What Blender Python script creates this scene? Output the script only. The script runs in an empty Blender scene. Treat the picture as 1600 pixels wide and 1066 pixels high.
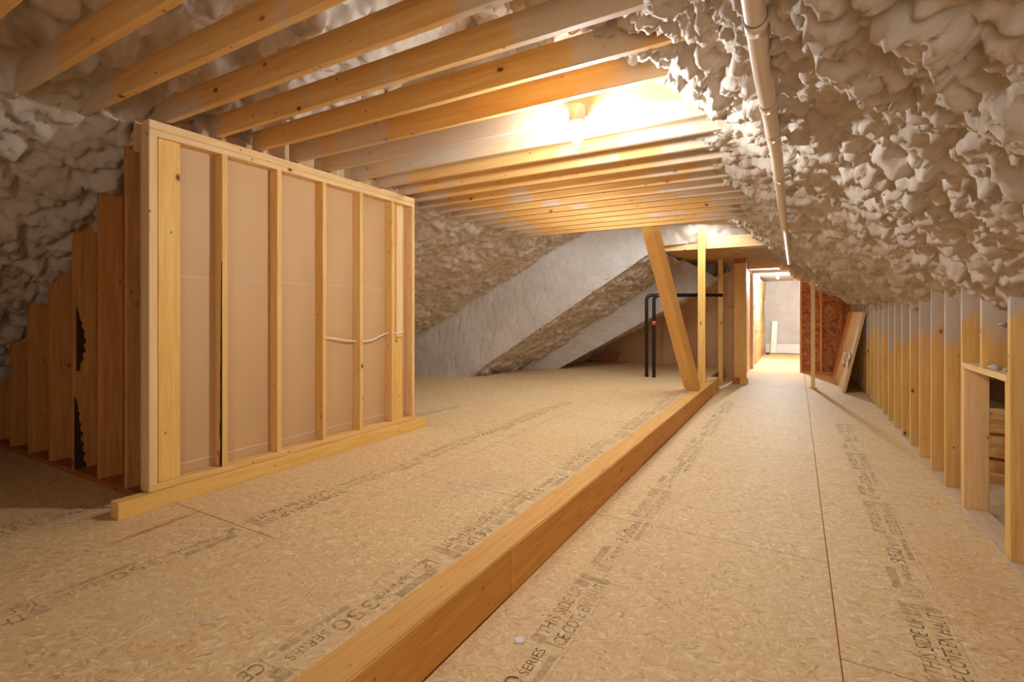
import bpy, bmesh, math, random
import numpy as np
from mathutils import Vector, Matrix

random.seed(7)
scene = bpy.context.scene
C = scene.collection

# ------------------------------------------------------------------ camera, world, exposure
cam_d = bpy.data.cameras.new('camera')
cam = bpy.data.objects.new('camera', cam_d)
C.objects.link(cam)
cam.location = (0, 0, 1.40)
cam.rotation_euler = (math.radians(90), 0, math.radians(29.8))
cam_d.sensor_width = 36
cam_d.lens = 776.5 / 1600 * 36
cam_d.shift_y = -43 / 1600
cam_d.clip_start = 0.02
scene.camera = cam
w = bpy.data.worlds.new('world')
scene.world = w
w.use_nodes = True
w.node_tree.nodes['Background'].inputs[0].default_value = (0.02, 0.02, 0.02, 1)
vs = scene.view_settings
vs.view_transform = 'Standard'
vs.look = 'None'
vs.gamma = 1
vs.use_curve_mapping = False
vs.exposure = 1.0
scene.cycles.max_bounces = 14
scene.cycles.diffuse_bounces = 10
BULB_POWER = 900.0     # emission strength of the near bulb's glass
BULB_FAR = 4600.0
LIGHT_COL = (0.93, 0.97, 1.0)
def area_fill(loc, target, sx, sy, power, col):
    d = bpy.data.lights.new('fill_light', 'AREA')
    d.shape = 'RECTANGLE'; d.size = sx; d.size_y = sy
    d.energy = power; d.color = col
    o = bpy.data.objects.new('fill_light', d)
    C.objects.link(o)
    o.location = loc
    o.rotation_euler = (Vector(target) - Vector(loc)).to_track_quat('-Z', 'Y').to_euler()
    return o
area_fill((0.5, -2.1, 1.3), (0.0, 4.0, 1.6), 1.6, 1.6, 25, (1.0, 0.95, 0.88))   # soft fill light added behind the viewpoint, no fixture there
area_fill((-1.2, 8.1, 2.93), (-1.3, 8.1, 0), 1.6, 0.7, 17, (0.95, 0.98, 1.0))   # added fill light, out of sight in the open bay past the last joist
area_fill((-2.0, 5.7, 3.4), (-2.0, 5.7, 0), 1.2, 3.4, 62, (0.95, 0.98, 1.0))   # unseen fill light added in the roof peak above the joists

# ------------------------------------------------------------------ helpers
def tag(o, label=None, cat=None, group=None, kind=None):
    if label: o['label'] = label
    if cat: o['category'] = cat
    if group: o['group'] = group
    if kind: o['kind'] = kind
    return o

def empty(name, loc, label, cat, group=None, kind=None):
    o = bpy.data.objects.new(name, None)
    C.objects.link(o)
    o.location = loc
    o.empty_display_size = 0.1
    return tag(o, label, cat, group, kind)

def wmat(o):
    m = Matrix.Identity(4)
    while o:
        m = o.matrix_basis @ m
        o = o.parent
    return m

def link(name, me, mat, parent=None, loc=(0, 0, 0), rot=None):
    o = bpy.data.objects.new(name, me)
    C.objects.link(o)
    if mat and not me.materials:
        me.materials.append(mat)
    m = Matrix.Translation(Vector(loc))
    if rot is not None:
        m = m @ rot.to_matrix().to_4x4()
    if parent:
        o.parent = parent
        m = wmat(parent).inverted() @ m
    o.matrix_basis = m
    return o

_box = {}
def box_mesh(lx, ly, lz, mat, bev=0.003):
    key = (round(lx, 4), round(ly, 4), round(lz, 4), mat.name, bev)
    if key in _box: return _box[key]
    bm = bmesh.new()
    bmesh.ops.create_cube(bm, size=1)
    bmesh.ops.scale(bm, vec=(lx, ly, lz), verts=bm.verts)
    b = min(bev, 0.3 * min(lx, ly, lz))
    if b > 0:
        bmesh.ops.bevel(bm, geom=bm.edges[:], offset=b, segments=1, affect='EDGES', profile=0.5)
    me = bpy.data.meshes.new('board_mesh')
    bm.to_mesh(me); bm.free()
    me.materials.append(mat)
    _box[key] = me
    return me

def board(name, p0, p1, wdir, width, thick, mat, parent=None, bev=0.003):
    """lumber from p0 to p1 (centre line), width measured along wdir"""
    p0, p1 = Vector(p0), Vector(p1)
    x = (p1 - p0); L = x.length; x.normalize()
    y = Vector(wdir); y = (y - x * y.dot(x)).normalized()
    z = x.cross(y)
    R = Matrix((x, y, z)).transposed()
    me = box_mesh(L, width, thick, mat, bev)
    return link(name, me, None, parent, (p0 + p1) / 2, R.to_euler())

def aabox(name, x0, x1, y0, y1, z0, z1, mat, parent=None, bev=0.003):
    """axis aligned lumber, long axis becomes the grain axis"""
    d = [x1 - x0, y1 - y0, z1 - z0]
    c = Vector(((x0 + x1) / 2, (y0 + y1) / 2, (z0 + z1) / 2))
    ax = d.index(max(d))
    e = [Vector((1, 0, 0)), Vector((0, 1, 0)), Vector((0, 0, 1))]
    h = e[ax] * d[ax] / 2
    oth = [i for i in range(3) if i != ax]
    i, j = (oth if d[oth[0]] >= d[oth[1]] else oth[::-1])
    return board(name, c - h, c + h, e[i], d[i], d[j], mat, parent, bev)

def pydata(name, v, f, mat, parent=None, smooth=False, loc=(0, 0, 0)):
    me = bpy.data.meshes.new(name)
    me.from_pydata(v, [], f)
    me.update()
    if smooth:
        me.polygons.foreach_set('use_smooth', [True] * len(me.polygons))
    return link(name, me, mat, parent, loc)

def tube(name, pts, r, mat, parent=None, seg=12, cap=True):
    """tube along a polyline with mitred rings"""
    pts = [Vector(p) for p in pts]
    v, f = [], []
    n = len(pts)
    up = Vector((0.13, 0.31, 0.94)).normalized()
    prev = None
    for i, p in enumerate(pts):
        a = (pts[i] - pts[i - 1]).normalized() if i else None
        b = (pts[i + 1] - pts[i]).normalized() if i < n - 1 else None
        t = ((a or b) + (b or a)).normalized()
        if prev is None:
            u = t.cross(up)
            if u.length < 1e-3: u = t.cross(Vector((1, 0, 0)))
            u.normalize()
        else:
            u = (prev - t * prev.dot(t)).normalized()
        prev = u
        ww = t.cross(u)
        for k in range(seg):
            an = 2 * math.pi * k / seg
            v.append(p + (u * math.cos(an) + ww * math.sin(an)) * r)
    for i in range(n - 1):
        for k in range(seg):
            k2 = (k + 1) % seg
            f.append((i * seg + k, i * seg + k2, (i + 1) * seg + k2, (i + 1) * seg + k))
    if cap:
        f.append(tuple(range(seg))[::-1])
        f.append(tuple((n - 1) * seg + k for k in range(seg)))
    return pydata(name, v, f, mat, parent, smooth=True)

def lathe(name, prof, mat, parent=None, loc=(0, 0, 0), seg=28, rot=None):
    v, f = [], []
    for r, z in prof:
        for k in range(seg):
            a = 2 * math.pi * k / seg
            v.append((r * math.cos(a), r * math.sin(a), z))
    for i in range(len(prof) - 1):
        for k in range(seg):
            k2 = (k + 1) % seg
            f.append((i * seg + k, i * seg + k2, (i + 1) * seg + k2, (i + 1) * seg + k))
    f.append(tuple(range(seg))[::-1])
    f.append(tuple((len(prof) - 1) * seg + k for k in range(seg)))
    o = pydata(name, v, f, mat, parent, smooth=True, loc=loc)
    if rot is not None: o.rotation_euler = rot
    return o

# ------------------------------------------------------------------ materials
def srgb(r, g, b):
    def c(x):
        x /= 255
        return x / 12.92 if x <= 0.04045 else ((x + 0.055) / 1.055) ** 2.4
    return (c(r), c(g), c(b), 1)

class NT:
    def __init__(s, name, rough=0.7, spec=0.3):
        s.m = bpy.data.materials.new(name)
        s.m.use_nodes = True
        s.t = s.m.node_tree
        s.b = s.t.nodes['Principled BSDF']
        s.b.inputs['Roughness'].default_value = rough
        s.b.inputs['Specular IOR Level'].default_value = spec
    def n(s, typ, **kw):
        nd = s.t.nodes.new(typ)
        for k, v in kw.items(): setattr(nd, k, v)
        return nd
    def l(s, a, b): s.t.links.new(a, b)
    def val(s, sock, v):
        if hasattr(v, 'is_linked') or isinstance(v, bpy.types.NodeSocket): s.l(v, sock)
        else: sock.default_value = v
    def math(s, op, a, b=0.0, clamp=False):
        nd = s.n('ShaderNodeMath', operation=op, use_clamp=clamp)
        s.val(nd.inputs[0], a); s.val(nd.inputs[1], b)
        return nd.outputs[0]
    def vmath(s, op, a, b):
        nd = s.n('ShaderNodeVectorMath', operation=op)
        s.val(nd.inputs[0], a); s.val(nd.inputs[1], b)
        return nd.outputs[0]
    def noise(s, vec, scale, detail=3, rough=0.55, dist=0.0):
        nd = s.n('ShaderNodeTexNoise')
        s.l(vec, nd.inputs['Vector'])
        nd.inputs['Scale'].default_value = scale
        nd.inputs['Detail'].default_value = detail
        nd.inputs['Roughness'].default_value = rough
        nd.inputs['Distortion'].default_value = dist
        return nd
    def voro(s, vec, scale, feature='F1'):
        nd = s.n('ShaderNodeTexVoronoi', feature=feature)
        s.l(vec, nd.inputs['Vector'])
        nd.inputs['Scale'].default_value = scale
        return nd
    def ramp(s, fac, stops, interp='LINEAR'):
        nd = s.n('ShaderNodeValToRGB')
        s.l(fac, nd.inputs[0])
        nd.color_ramp.interpolation = interp
        e = nd.color_ramp.elements
        while len(e) < len(stops): e.new(0.5)
        for i, (p, c) in enumerate(stops):
            e[i].position = p
            e[i].color = c if len(c) == 4 else (*c, 1)
        return nd.outputs[0]
    def mix(s, fac, a, b, mode='MIX'):
        nd = s.n('ShaderNodeMix', data_type='RGBA', blend_type=mode)
        s.val(nd.inputs[0], fac); s.val(nd.inputs[6], a); s.val(nd.inputs[7], b)
        return nd.outputs[2]
    def mapr(s, v, a, b, c=0.0, d=1.0):
        nd = s.n('ShaderNodeMapRange')
        s.l(v, nd.inputs[0])
        for i, x in enumerate((a, b, c, d)): nd.inputs[i + 1].default_value = x
        return nd.outputs[0]
    def mapping(s, vec, scale=(1, 1, 1), rot=(0, 0, 0)):
        nd = s.n('ShaderNodeMapping')
        s.l(vec, nd.inputs[0])
        nd.inputs['Scale'].default_value = scale
        nd.inputs['Rotation'].default_value = rot
        return nd.outputs[0]
    def bump(s, h, strength=0.3, dist=0.01):
        nd = s.n('ShaderNodeBump')
        nd.inputs['Strength'].default_value = strength
        nd.inputs['Distance'].default_value = dist
        s.l(h, nd.inputs['Height'])
        s.l(nd.outputs[0], s.b.inputs['Normal'])
    def color(s, c): s.val(s.b.inputs['Base Color'], c)

def wood(name, dark, mid, light, knots=1.0, spray=None, rough=0.65):
    t = NT(name, rough)
    oi = t.n('ShaderNodeObjectInfo')
    tc = t.n('ShaderNodeTexCoord')
    geo = t.n('ShaderNodeNewGeometry')
    off = t.vmath('SCALE', oi.outputs['Random'], oi.outputs['Random'])
    comb = t.n('ShaderNodeCombineXYZ')
    r = oi.outputs['Random']
    t.l(t.math('MULTIPLY', r, 37.0), comb.inputs[0])
    t.l(t.math('MULTIPLY', r, 91.0), comb.inputs[1])
    t.l(t.math('MULTIPLY', r, 53.0), comb.inputs[2])
    vec = t.vmath('ADD', tc.outputs['Object'], comb.outputs[0])
    g = t.noise(t.mapping(vec, (0.8, 14, 14)), 3.0, 5, 0.6, 0.5)
    col = t.ramp(g.outputs[0], [(0.28, dark), (0.5, mid), (0.74, light)])
    big = t.noise(t.mapping(vec, (0.5, 2, 2)), 1.6, 2)
    col = t.mix(t.mapr(big.outputs[0], 0.35, 0.7, 0, 0.45), col, mid)
    # board-to-board tone
    tint = t.ramp(t.math('FRACT', t.math('MULTIPLY', r, 7.31)), [(0.0, (1.0, 0.93, 0.80)), (0.4, (0.97, 0.95, 0.92)), (0.75, (1.03, 1.03, 1.03)), (1.0, (0.95, 0.88, 0.76))])
    col = t.mix(0.8, col, tint, 'MULTIPLY')
    if knots:
        kv = t.voro(t.mapping(vec, (1.0, 1.7, 1.7)), 3.6)
        wob = t.noise(vec, 30, 2)
        kd = t.math('ADD', kv.outputs['Distance'], t.math('MULTIPLY', t.math('SUBTRACT', wob.outputs[0], 0.5), 0.05))
        k = t.mapr(kd, 0.045, 0.10, 1.0, 0.0)
        halo = t.mapr(kd, 0.08, 0.26, 0.35, 0.0)
        col = t.mix(halo, col, dark)
        col = t.mix(t.math('MULTIPLY', k, knots), col, srgb(105, 58, 24))
        kv2 = t.voro(t.mapping(vec, (1.0, 1.3, 1.3)), 7.5)
        kd2 = t.math('ADD', kv2.outputs['Distance'], t.math('MULTIPLY', t.math('SUBTRACT', wob.outputs[0], 0.5), 0.06))
        col = t.mix(t.math('MULTIPLY', t.mapr(kd2, 0.05, 0.085, 1.0, 0.0), knots * 0.75), col, srgb(112, 66, 28))
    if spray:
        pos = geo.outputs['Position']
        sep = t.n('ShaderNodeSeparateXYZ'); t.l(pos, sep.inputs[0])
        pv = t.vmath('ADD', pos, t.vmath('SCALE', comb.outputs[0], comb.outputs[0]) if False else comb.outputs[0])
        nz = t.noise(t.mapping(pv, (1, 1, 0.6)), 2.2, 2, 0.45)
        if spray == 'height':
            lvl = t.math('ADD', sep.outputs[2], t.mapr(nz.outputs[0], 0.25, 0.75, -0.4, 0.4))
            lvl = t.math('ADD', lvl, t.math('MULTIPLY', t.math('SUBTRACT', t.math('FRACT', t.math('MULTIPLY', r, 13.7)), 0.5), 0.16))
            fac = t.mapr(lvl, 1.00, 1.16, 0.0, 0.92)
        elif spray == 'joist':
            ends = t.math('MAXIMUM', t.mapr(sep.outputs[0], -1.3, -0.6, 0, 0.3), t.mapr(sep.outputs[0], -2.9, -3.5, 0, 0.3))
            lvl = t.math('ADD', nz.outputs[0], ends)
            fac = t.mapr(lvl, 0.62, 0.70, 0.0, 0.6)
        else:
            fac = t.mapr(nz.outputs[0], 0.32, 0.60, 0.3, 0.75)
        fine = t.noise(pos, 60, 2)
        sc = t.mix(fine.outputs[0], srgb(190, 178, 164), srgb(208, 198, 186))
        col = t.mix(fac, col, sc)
    t.color(col)
    t.bump(g.outputs[0], 0.15, 0.004)
    return t.m

M = {}
M['stud'] = wood('stud_wood', srgb(216, 170, 98), srgb(228, 190, 122), srgb(236, 206, 150))
M['stud_pale'] = wood('pale_stud_wood', srgb(222, 178, 116), srgb(235, 202, 150), srgb(242, 216, 174))
M['stud_spray'] = wood('oversprayed_stud_wood', srgb(214, 166, 92), srgb(228, 186, 114), srgb(238, 204, 142), spray='height')
M['joist'] = wood('joist_wood', srgb(204, 154, 88), srgb(218, 174, 108), srgb(228, 190, 132), spray='joist')
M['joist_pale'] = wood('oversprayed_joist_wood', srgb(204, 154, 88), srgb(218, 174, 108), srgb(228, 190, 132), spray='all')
M['lvl'] = wood('laminated_wood', srgb(208, 154, 84), srgb(222, 174, 102), srgb(232, 192, 128), knots=0.4)
M['lvl_side'] = wood('laminated_face_wood', srgb(206, 142, 66), srgb(220, 160, 80), srgb(230, 178, 102), knots=0.8)
M['stud_shaded'] = wood('shaded_stud_wood', srgb(176, 116, 58), srgb(198, 138, 74), srgb(212, 158, 96))  # stud wood with the side row's shade put into its colour
M['yellow'] = wood('yellow_wood', srgb(220, 170, 84), srgb(230, 188, 106), srgb(240, 204, 134))
M['brown_wood'] = wood('brown_wood', srgb(150, 88, 44), srgb(170, 104, 56), srgb(188, 124, 74))
M['plate'] = wood('dusty_plate_wood', srgb(196, 172, 140), srgb(208, 188, 160), srgb(220, 204, 182), knots=0.2)

def foam_mat(name, base=(202, 189, 175), lo=(184, 169, 152)):
    t = NT(name, 0.75, 0.25)
    geo = t.n('ShaderNodeNewGeometry')
    p = geo.outputs['Position']
    a = t.noise(p, 3.0, 3)
    b = t.noise(p, 45, 4, 0.6)
    col = t.mix(t.mapr(a.outputs[0], 0.3, 0.7), srgb(*lo), srgb(*base))
    t.color(col)
    t.bump(b.outputs[0], 0.35, 0.008)
    return t.m
M['foam'] = foam_mat('spray_foam')
M['foam_far'] = foam_mat('spray_foam_grey', (202, 196, 190), (188, 181, 174))

def osb_mat():
    t = NT('osb_board', 0.62, 0.3)
    geo = t.n('ShaderNodeNewGeometry')
    p = geo.outputs['Position']
    oi = t.n('ShaderNodeObjectInfo')
    warp = t.noise(p, 9, 3)
    wv = t.vmath('ADD', p, t.vmath('MULTIPLY', t.vmath('SUBTRACT', warp.outputs['Color'], (0.5, 0.5, 0.5)), (0.10, 0.10, 0)))
    cols = []
    hs = []
    for i, (rz, sc) in enumerate(((0.35, (26, 90, 1)), (1.45, (28, 96, 1)), (-0.65, (24, 84, 1)))):
        v = t.voro(t.mapping(t.mapping(wv, (1, 1, 1), (0, 0, rz)), sc), 1.0)
        sepc = t.n('ShaderNodeSeparateColor'); t.l(v.outputs['Color'], sepc.inputs[0])
        hs.append(sepc.outputs[0])
    m1 = t.noise(wv, 22, 2)
    m2 = t.noise(t.mapping(wv, (1, 1, 1), (0, 0, 1)), 17, 2)
    f = t.n('ShaderNodeMix', data_type='FLOAT')
    t.l(t.mapr(m1.outputs[0], 0.46, 0.54), f.inputs[0]); t.l(hs[0], f.inputs[2]); t.l(hs[1], f.inputs[3])
    f2 = t.n('ShaderNodeMix', data_type='FLOAT')
    t.l(t.mapr(m2.outputs[0], 0.5, 0.56), f2.inputs[0]); t.l(f.outputs[0], f2.inputs[2]); t.l(hs[2], f2.inputs[3])
    col = t.ramp(f2.outputs[0], [(0.0, srgb(192, 152, 100)), (0.1, srgb(210, 176, 124)), (0.45, srgb(220, 190, 140)), (0.8, srgb(228, 201, 155)), (1.0, srgb(240, 220, 182))])
    soft = t.noise(p, 1.3, 3)
    col = t.mix(t.mapr(soft.outputs[0], 0.35, 0.7, 0, 0.4), col, srgb(223, 196, 150))
    tint = t.ramp(oi.outputs['Random'], [(0, (0.95, 0.94, 0.92)), (1, (1, 1, 1))])
    col = t.mix(1.0, col, tint, 'MULTIPLY')
    t.color(col)
    t.bump(f2.outputs[0], 0.12, 0.002)
    return t.m
M['osb'] = osb_mat()

def plain(name, col, rough=0.6, var=0.12, scale=8, bump=0.0, spec=0.3, metal=0):
    t = NT(name, rough, spec)
    t.b.inputs['Metallic'].default_value = metal
    tc = t.n('ShaderNodeTexCoord')
    a = t.noise(tc.outputs['Object'], scale, 4)
    c = srgb(*col)
    d = tuple(x * (1 - var) for x in c[:3]) + (1,)
    t.color(t.mix(a.outputs[0], d, c))
    if bump: t.bump(a.outputs[0], bump, 0.01)
    return t.m
M['sheath'] = plain('brown_paper_board', (210, 174, 128), 0.6, 0.08, 3)
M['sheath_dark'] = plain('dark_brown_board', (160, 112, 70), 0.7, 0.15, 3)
M['plastic_wall'] = plain('brown_poly_sheet', (206, 168, 132), 0.4, 0.12, 5, 0.2)
M['seam'] = plain('white_seam', (228, 216, 204), 0.5, 0.05)
M['subfloor'] = plain('orange_chalked_subfloor', (176, 100, 48), 0.8, 0.15, 3)
M['chalk'] = plain('red_chalk', (206, 112, 72), 0.9, 0.1, 20)
M['white_pipe'] = plain('white_pvc', (222, 204, 186), 0.4, 0.05, 3)
M['joint_dark'] = plain('pipe_joint_dark', (120, 100, 84), 0.5)
M['black_pipe'] = plain('black_abs', (30, 26, 30), 0.35, 0.2, 3, spec=0.5)
M['red_tag'] = plain('red_label', (214, 110, 70), 0.5)
M['cable'] = plain('white_cable', (238, 226, 208), 0.45, 0.04)
M['porcelain'] = plain('white_porcelain', (240, 238, 234), 0.3, 0.02)
M['junction'] = plain('oversprayed_box', (200, 190, 180), 0.6)
def batt_mat():
    t = NT('brown_fiberglass', 0.95, 0.1)
    tc = t.n('ShaderNodeTexCoord')
    a = t.noise(tc.outputs['Object'], 13, 5, 0.65, 1.2)
    t.color(t.ramp(a.outputs[0], [(0.3, srgb(132, 78, 48)), (0.5, srgb(196, 132, 92)), (0.68, srgb(228, 182, 146))]))
    t.bump(a.outputs[0], 0.8, 0.02)
    return t.m
M['batt'] = batt_mat()
M['batt_yellow'] = plain('yellow_fiberglass', (206, 172, 120), 0.95, 0.3, 26, 0.8)
M['white_board'] = plain('white_board', (226, 224, 220), 0.5, 0.05)
M['green'] = plain('green_edge', (150, 176, 60), 0.5, 0.1)
M['wrap'] = plain('clear_wrap', (220, 210, 196), 0.15, 0.25, 16, 0.6, 0.6)
M['ply'] = plain('pale_panel', (222, 190, 140), 0.55, 0.1, 2)
M['ply_orange'] = plain('orange_panel', (200, 140, 82), 0.55, 0.1, 2)
M['black'] = plain('black_scrap', (26, 24, 24), 0.7)
M['bark'] = plain('dark_bark', (70, 46, 28), 0.95, 0.4, 40, 0.6)
M['staple'] = plain('staple_metal', (150, 150, 150), 0.35, 0.1, metal=0.8)

def ink_mat():
    t = NT('stamp_ink', 0.8, 0.1)
    geo = t.n('ShaderNodeNewGeometry')
    p = geo.outputs['Position']
    a = t.noise(p, 22, 4, 0.7)
    b = t.noise(p, 2.0, 2)
    t.color(srgb(92, 66, 48))
    fac = t.math('MULTIPLY', t.mapr(a.outputs[0], 0.36, 0.58, 0.18, 0.72), t.mapr(b.outputs[0], 0.35, 0.65, 0.45, 1.0))
    t.l(fac, t.b.inputs['Alpha'])
    return t.m
M['ink'] = ink_mat()
def ink2():
    t = NT('stamp_ink_pale', 0.8, 0.1)
    geo = t.n('ShaderNodeNewGeometry')
    a = t.noise(geo.outputs['Position'], 30, 4, 0.7)
    t.color(srgb(128, 100, 78))
    t.l(t.mapr(a.outputs[0], 0.35, 0.65, 0.05, 0.32), t.b.inputs['Alpha'])
    return t.m
M['ink_pale'] = ink2()

def emis(name, strength):
    t = NT(name)
    t.b.inputs['Base Color'].default_value = (1, 1, 1, 1)
    t.b.inputs['Emission Color'].default_value = (*LIGHT_COL, 1)
    t.b.inputs['Emission Strength'].default_value = strength
    return t.m
M['glow'] = emis('lit_bulb', BULB_POWER)
M['glow_far'] = emis('lit_far_bulb', BULB_FAR)

# ------------------------------------------------------------------ sprayed foam surfaces (real displaced geometry)
def hsh(i, j, s):
    x = np.sin(i * 127.1 + j * 311.7 + s * 74.7) * 43758.5453
    return x - np.floor(x)

def lumps(x, y, cell, seed, rk=0.8):
    gx, gy = np.floor(x / cell), np.floor(y / cell)
    best = np.zeros_like(x)
    for di in (-1, 0, 1):
        for dj in (-1, 0, 1):
            ci, cj = gx + di, gy + dj
            px = (ci + hsh(ci, cj, seed)) * cell
            py = (cj + hsh(ci, cj, seed + 5)) * cell
            r = cell * (rk * (0.65 + 0.5 * hsh(ci, cj, seed + 9)))
            d2 = ((x - px) ** 2 + (y - py) ** 2) / (r * r)
            hgt = np.sqrt(np.clip(1 - d2, 0, None)) * r * (0.55 + 0.6 * hsh(ci, cj, seed + 13))
            best = np.maximum(best, hgt)
    return best

def vnoise(x, y, seed):
    gx, gy = np.floor(x), np.floor(y)
    fx, fy = x - gx, y - gy
    fx, fy = fx * fx * (3 - 2 * fx), fy * fy * (3 - 2 * fy)
    a, b = hsh(gx, gy, seed), hsh(gx + 1, gy, seed)
    c, d = hsh(gx, gy + 1, seed), hsh(gx + 1, gy + 1, seed)
    return (a * (1 - fx) + b * fx) * (1 - fy) + (c * (1 - fx) + d * fx) * fy

def foam_height(u, v, amp, seed, stretch=1.0, k=(0.50, 0.50, 0.50), cs=1.0):
    u, v, amp = u / cs, v / cs, amp * cs
    wu = u + 0.05 * (vnoise(u * 7, v * 7, seed + 1) - 0.5) * 2
    wv = v + 0.05 * (vnoise(u * 7, v * 7, seed + 2) - 0.5) * 2
    wv = wv / stretch
    w2 = 0.018 * (vnoise(u * 28, v * 28, seed + 6) - 0.5) * 2
    w3 = 0.018 * (vnoise(u * 28, v * 28, seed + 7) - 0.5) * 2
    wu, wv = wu + w2, wv + w3
    h = k[0] * lumps(wu, wv, 0.14, seed) + k[1] * lumps(wu + 0.03, wv, 0.07, seed + 20) + k[2] * lumps(wu, wv, 0.034, seed + 40)
    n1 = vnoise(u * 24 + 3, v * 24, seed + 8); n2 = vnoise(u * 52, v * 52 + 5, seed + 9)
    h += (0.5 - np.abs(2 * n1 - 1)) * 0.012 + (0.5 - np.abs(2 * n2 - 1)) * 0.007
    h += 0.10 * (vnoise(u * 1.6, v * 1.6, seed + 3) - 0.5)
    return h * amp

def lerp(a, b, t): return a + (b - a) * t

def foam_patch(name, A, B, Cc, D, us, vs_, amp, seed, mat, normal=None, droop=0.0, stretch=1.0, parent=None, base=0.04, k=(0.50, 0.50, 0.50), cs=1.0):
    """patch A-B (u direction) and A-C (v direction), D opposite A"""
    A, B, Cc, D = [np.array(p, float) for p in (A, B, Cc, D)]
    U, V = np.meshgrid(np.asarray(us), np.asarray(vs_), indexing='ij')
    P = (A[None, None] * ((1 - U) * (1 - V))[..., None] + B[None, None] * (U * (1 - V))[..., None]
         + Cc[None, None] * ((1 - U) * V)[..., None] + D[None, None] * (U * V)[..., None])
    lu = 0.5 * (np.linalg.norm(B - A) + np.linalg.norm(D - Cc))
    lv = 0.5 * (np.linalg.norm(Cc - A) + np.linalg.norm(D - B))
    n = np.cross(B - A, Cc - A) if normal is None else np.array(normal, float)
    n = n / np.linalg.norm(n)
    h = foam_height(U * lu + 13.1, V * lv + 7.7, amp, seed, stretch, k, cs) - base * amp
    P = P + n * h[..., None]
    if droop: P[..., 2] -= droop * np.clip(h, 0, None)
    nu, nv = U.shape
    idx = np.arange(nu * nv).reshape(nu, nv)
    f = np.stack([idx[:-1, :-1], idx[1:, :-1], idx[1:, 1:], idx[:-1, 1:]], -1).reshape(-1, 4)
    me = bpy.data.meshes.new(name)
    me.vertices.add(nu * nv)
    me.vertices.foreach_set('co', P.reshape(-1).astype(np.float32))
    me.loops.add(f.size)
    me.loops.foreach_set('vertex_index', f.reshape(-1).astype(np.int32))
    me.polygons.add(len(f))
    me.polygons.foreach_set('loop_start', np.arange(0, f.size, 4, dtype=np.int32))
    me.polygons.foreach_set('loop_total', np.full(len(f), 4, dtype=np.int32))
    me.polygons.foreach_set('use_smooth', np.ones(len(f), dtype=bool))
    me.update(calc_edges=True)
    return link(name, me, mat, parent)

def steps(segs):
    """list of (start, end, step) -> increasing array"""
    out = []
    for a, b, st in segs:
        n = max(1, int(round((b - a) / st)))
        out += list(np.linspace(a, b, n, endpoint=False))
    out.append(segs[-1][1])
    return np.array(out)

SL = 0.666
def zr(x): return 1.60 + SL * (1.057 - x)          # right slope
def zl(x): return 2.05 + SL * (x + 4.56)           # left slope
Y0, Y1 = -2.6, 14.05
XR0, XR1 = 2.9, -2.05                                # right slope from eave to ridge
# right slope: u along the slope, v along Y
ux = steps([(0, (2.9 - 1.25) / 4.95, 0.012), ((2.9 - 1.25) / 4.95, (2.9 + 0.75) / 4.95, 0.0024), ((2.9 + 0.75) / 4.95, 1.0, 0.0036)])
ys = [Y0]
while ys[-1] < Y1:
    y = ys[-1]
    ys.append(y + (0.04 if y < -0.2 else max(0.011, 0.0060 * abs(y))))
vy = (np.array(ys) - Y0) / (ys[-1] - Y0)
nrm = (-SL, 0, -1)
o = foam_patch('wall_right', (XR0, Y0, zr(XR0)), (XR1, Y0, zr(XR1)), (XR0, ys[-1], zr(XR0)), (XR1, ys[-1], zr(XR1)),
               ux, vy, 1.55, 3, M['foam'], nrm, droop=0.45, cs=0.80)
tag(o, 'lumpy sprayed foam on the roof slope above the white pipe and short stud wall', 'roof slope', kind='structure')
# left slope (the framed box hides where its two sprayed stretches meet)
wl = empty('wall_left', (-5, 3, 0), 'lumpy sprayed foam on the roof slope over the framed partition', 'roof slope', kind='structure')
ux = steps([(0, 0.2, 0.012), (0.2, 1.0, 0.0036)])
for (a, b, sd, am, cs, st) in ((Y0, 2.9, 11, 1.45, 1.05, 1.0), (2.9, 8.9, 12, 1.1, 0.75, 1.0)):
    ysl = steps([(a, -0.2, 0.06), (-0.2, b, 0.017)]) if a < 0 else steps([(a, b, 0.02)])
    foam_patch('sprayed_face', (-7.5, a, zl(-7.5)), (-2.05, a, zl(-2.05)), (-7.5, b, zl(-7.5)), (-2.05, b, zl(-2.05)),
               ux, (ysl - a) / (b - a), am, sd, M['foam'], (SL, 0, -1), droop=0.35, cs=cs, parent=wl)

# oblique sprayed wall behind the last joist, then two lower roof steps with brown rough bands
# near edge of the first lower roof
def grid(lu, lv, st): return np.linspace(0, 1, max(2, int(lu / st))), np.linspace(0, 1, max(2, int(lv / st)))
e1a, e1b = (-5.75, 7.33, -0.08), (-2.20, 8.85, 2.57)
e2a, e2b = (-5.25, 9.10, 0.08), (-2.0, 10.50, 2.50)
e3a, e3b = (-4.75, 9.42, 0.05), (-1.35, 10.80, 2.15)
e4a, e4b = (-4.9, 11.9, 0.17), (-1.2, 11.9, 2.38)
g1 = grid(4.7, 3.6, 0.022)
foam_wall = empty('wall_back', (-4, 8, 0.23), 'grey white sprayed end wall with slanting brown bands behind the last joist', 'wall', kind='structure')
foam_patch('sprayed_face', (-7.2, 6.70, -0.1), (e1a[0], e1a[1], e1a[2]), (-7.2, 6.70, 3.9), (e1a[0], e1a[1], 3.9), *grid(1.5, 4, 0.03), 0.30, 21, M['foam_far'], (0.39, -0.92, 0), stretch=1.8, cs=0.8, parent=foam_wall)
foam_patch('sprayed_face', (e1a[0], e1a[1], e1a[2] - 0.07), (e1b[0], e1b[1], e1b[2] - 0.07), (e1a[0], e1a[1], 3.9), (e1b[0], e1b[1], 3.9), *g1, 0.30, 22, M['foam_far'], (0.39, -0.92, 0), stretch=1.3, cs=0.7, parent=foam_wall)
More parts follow.
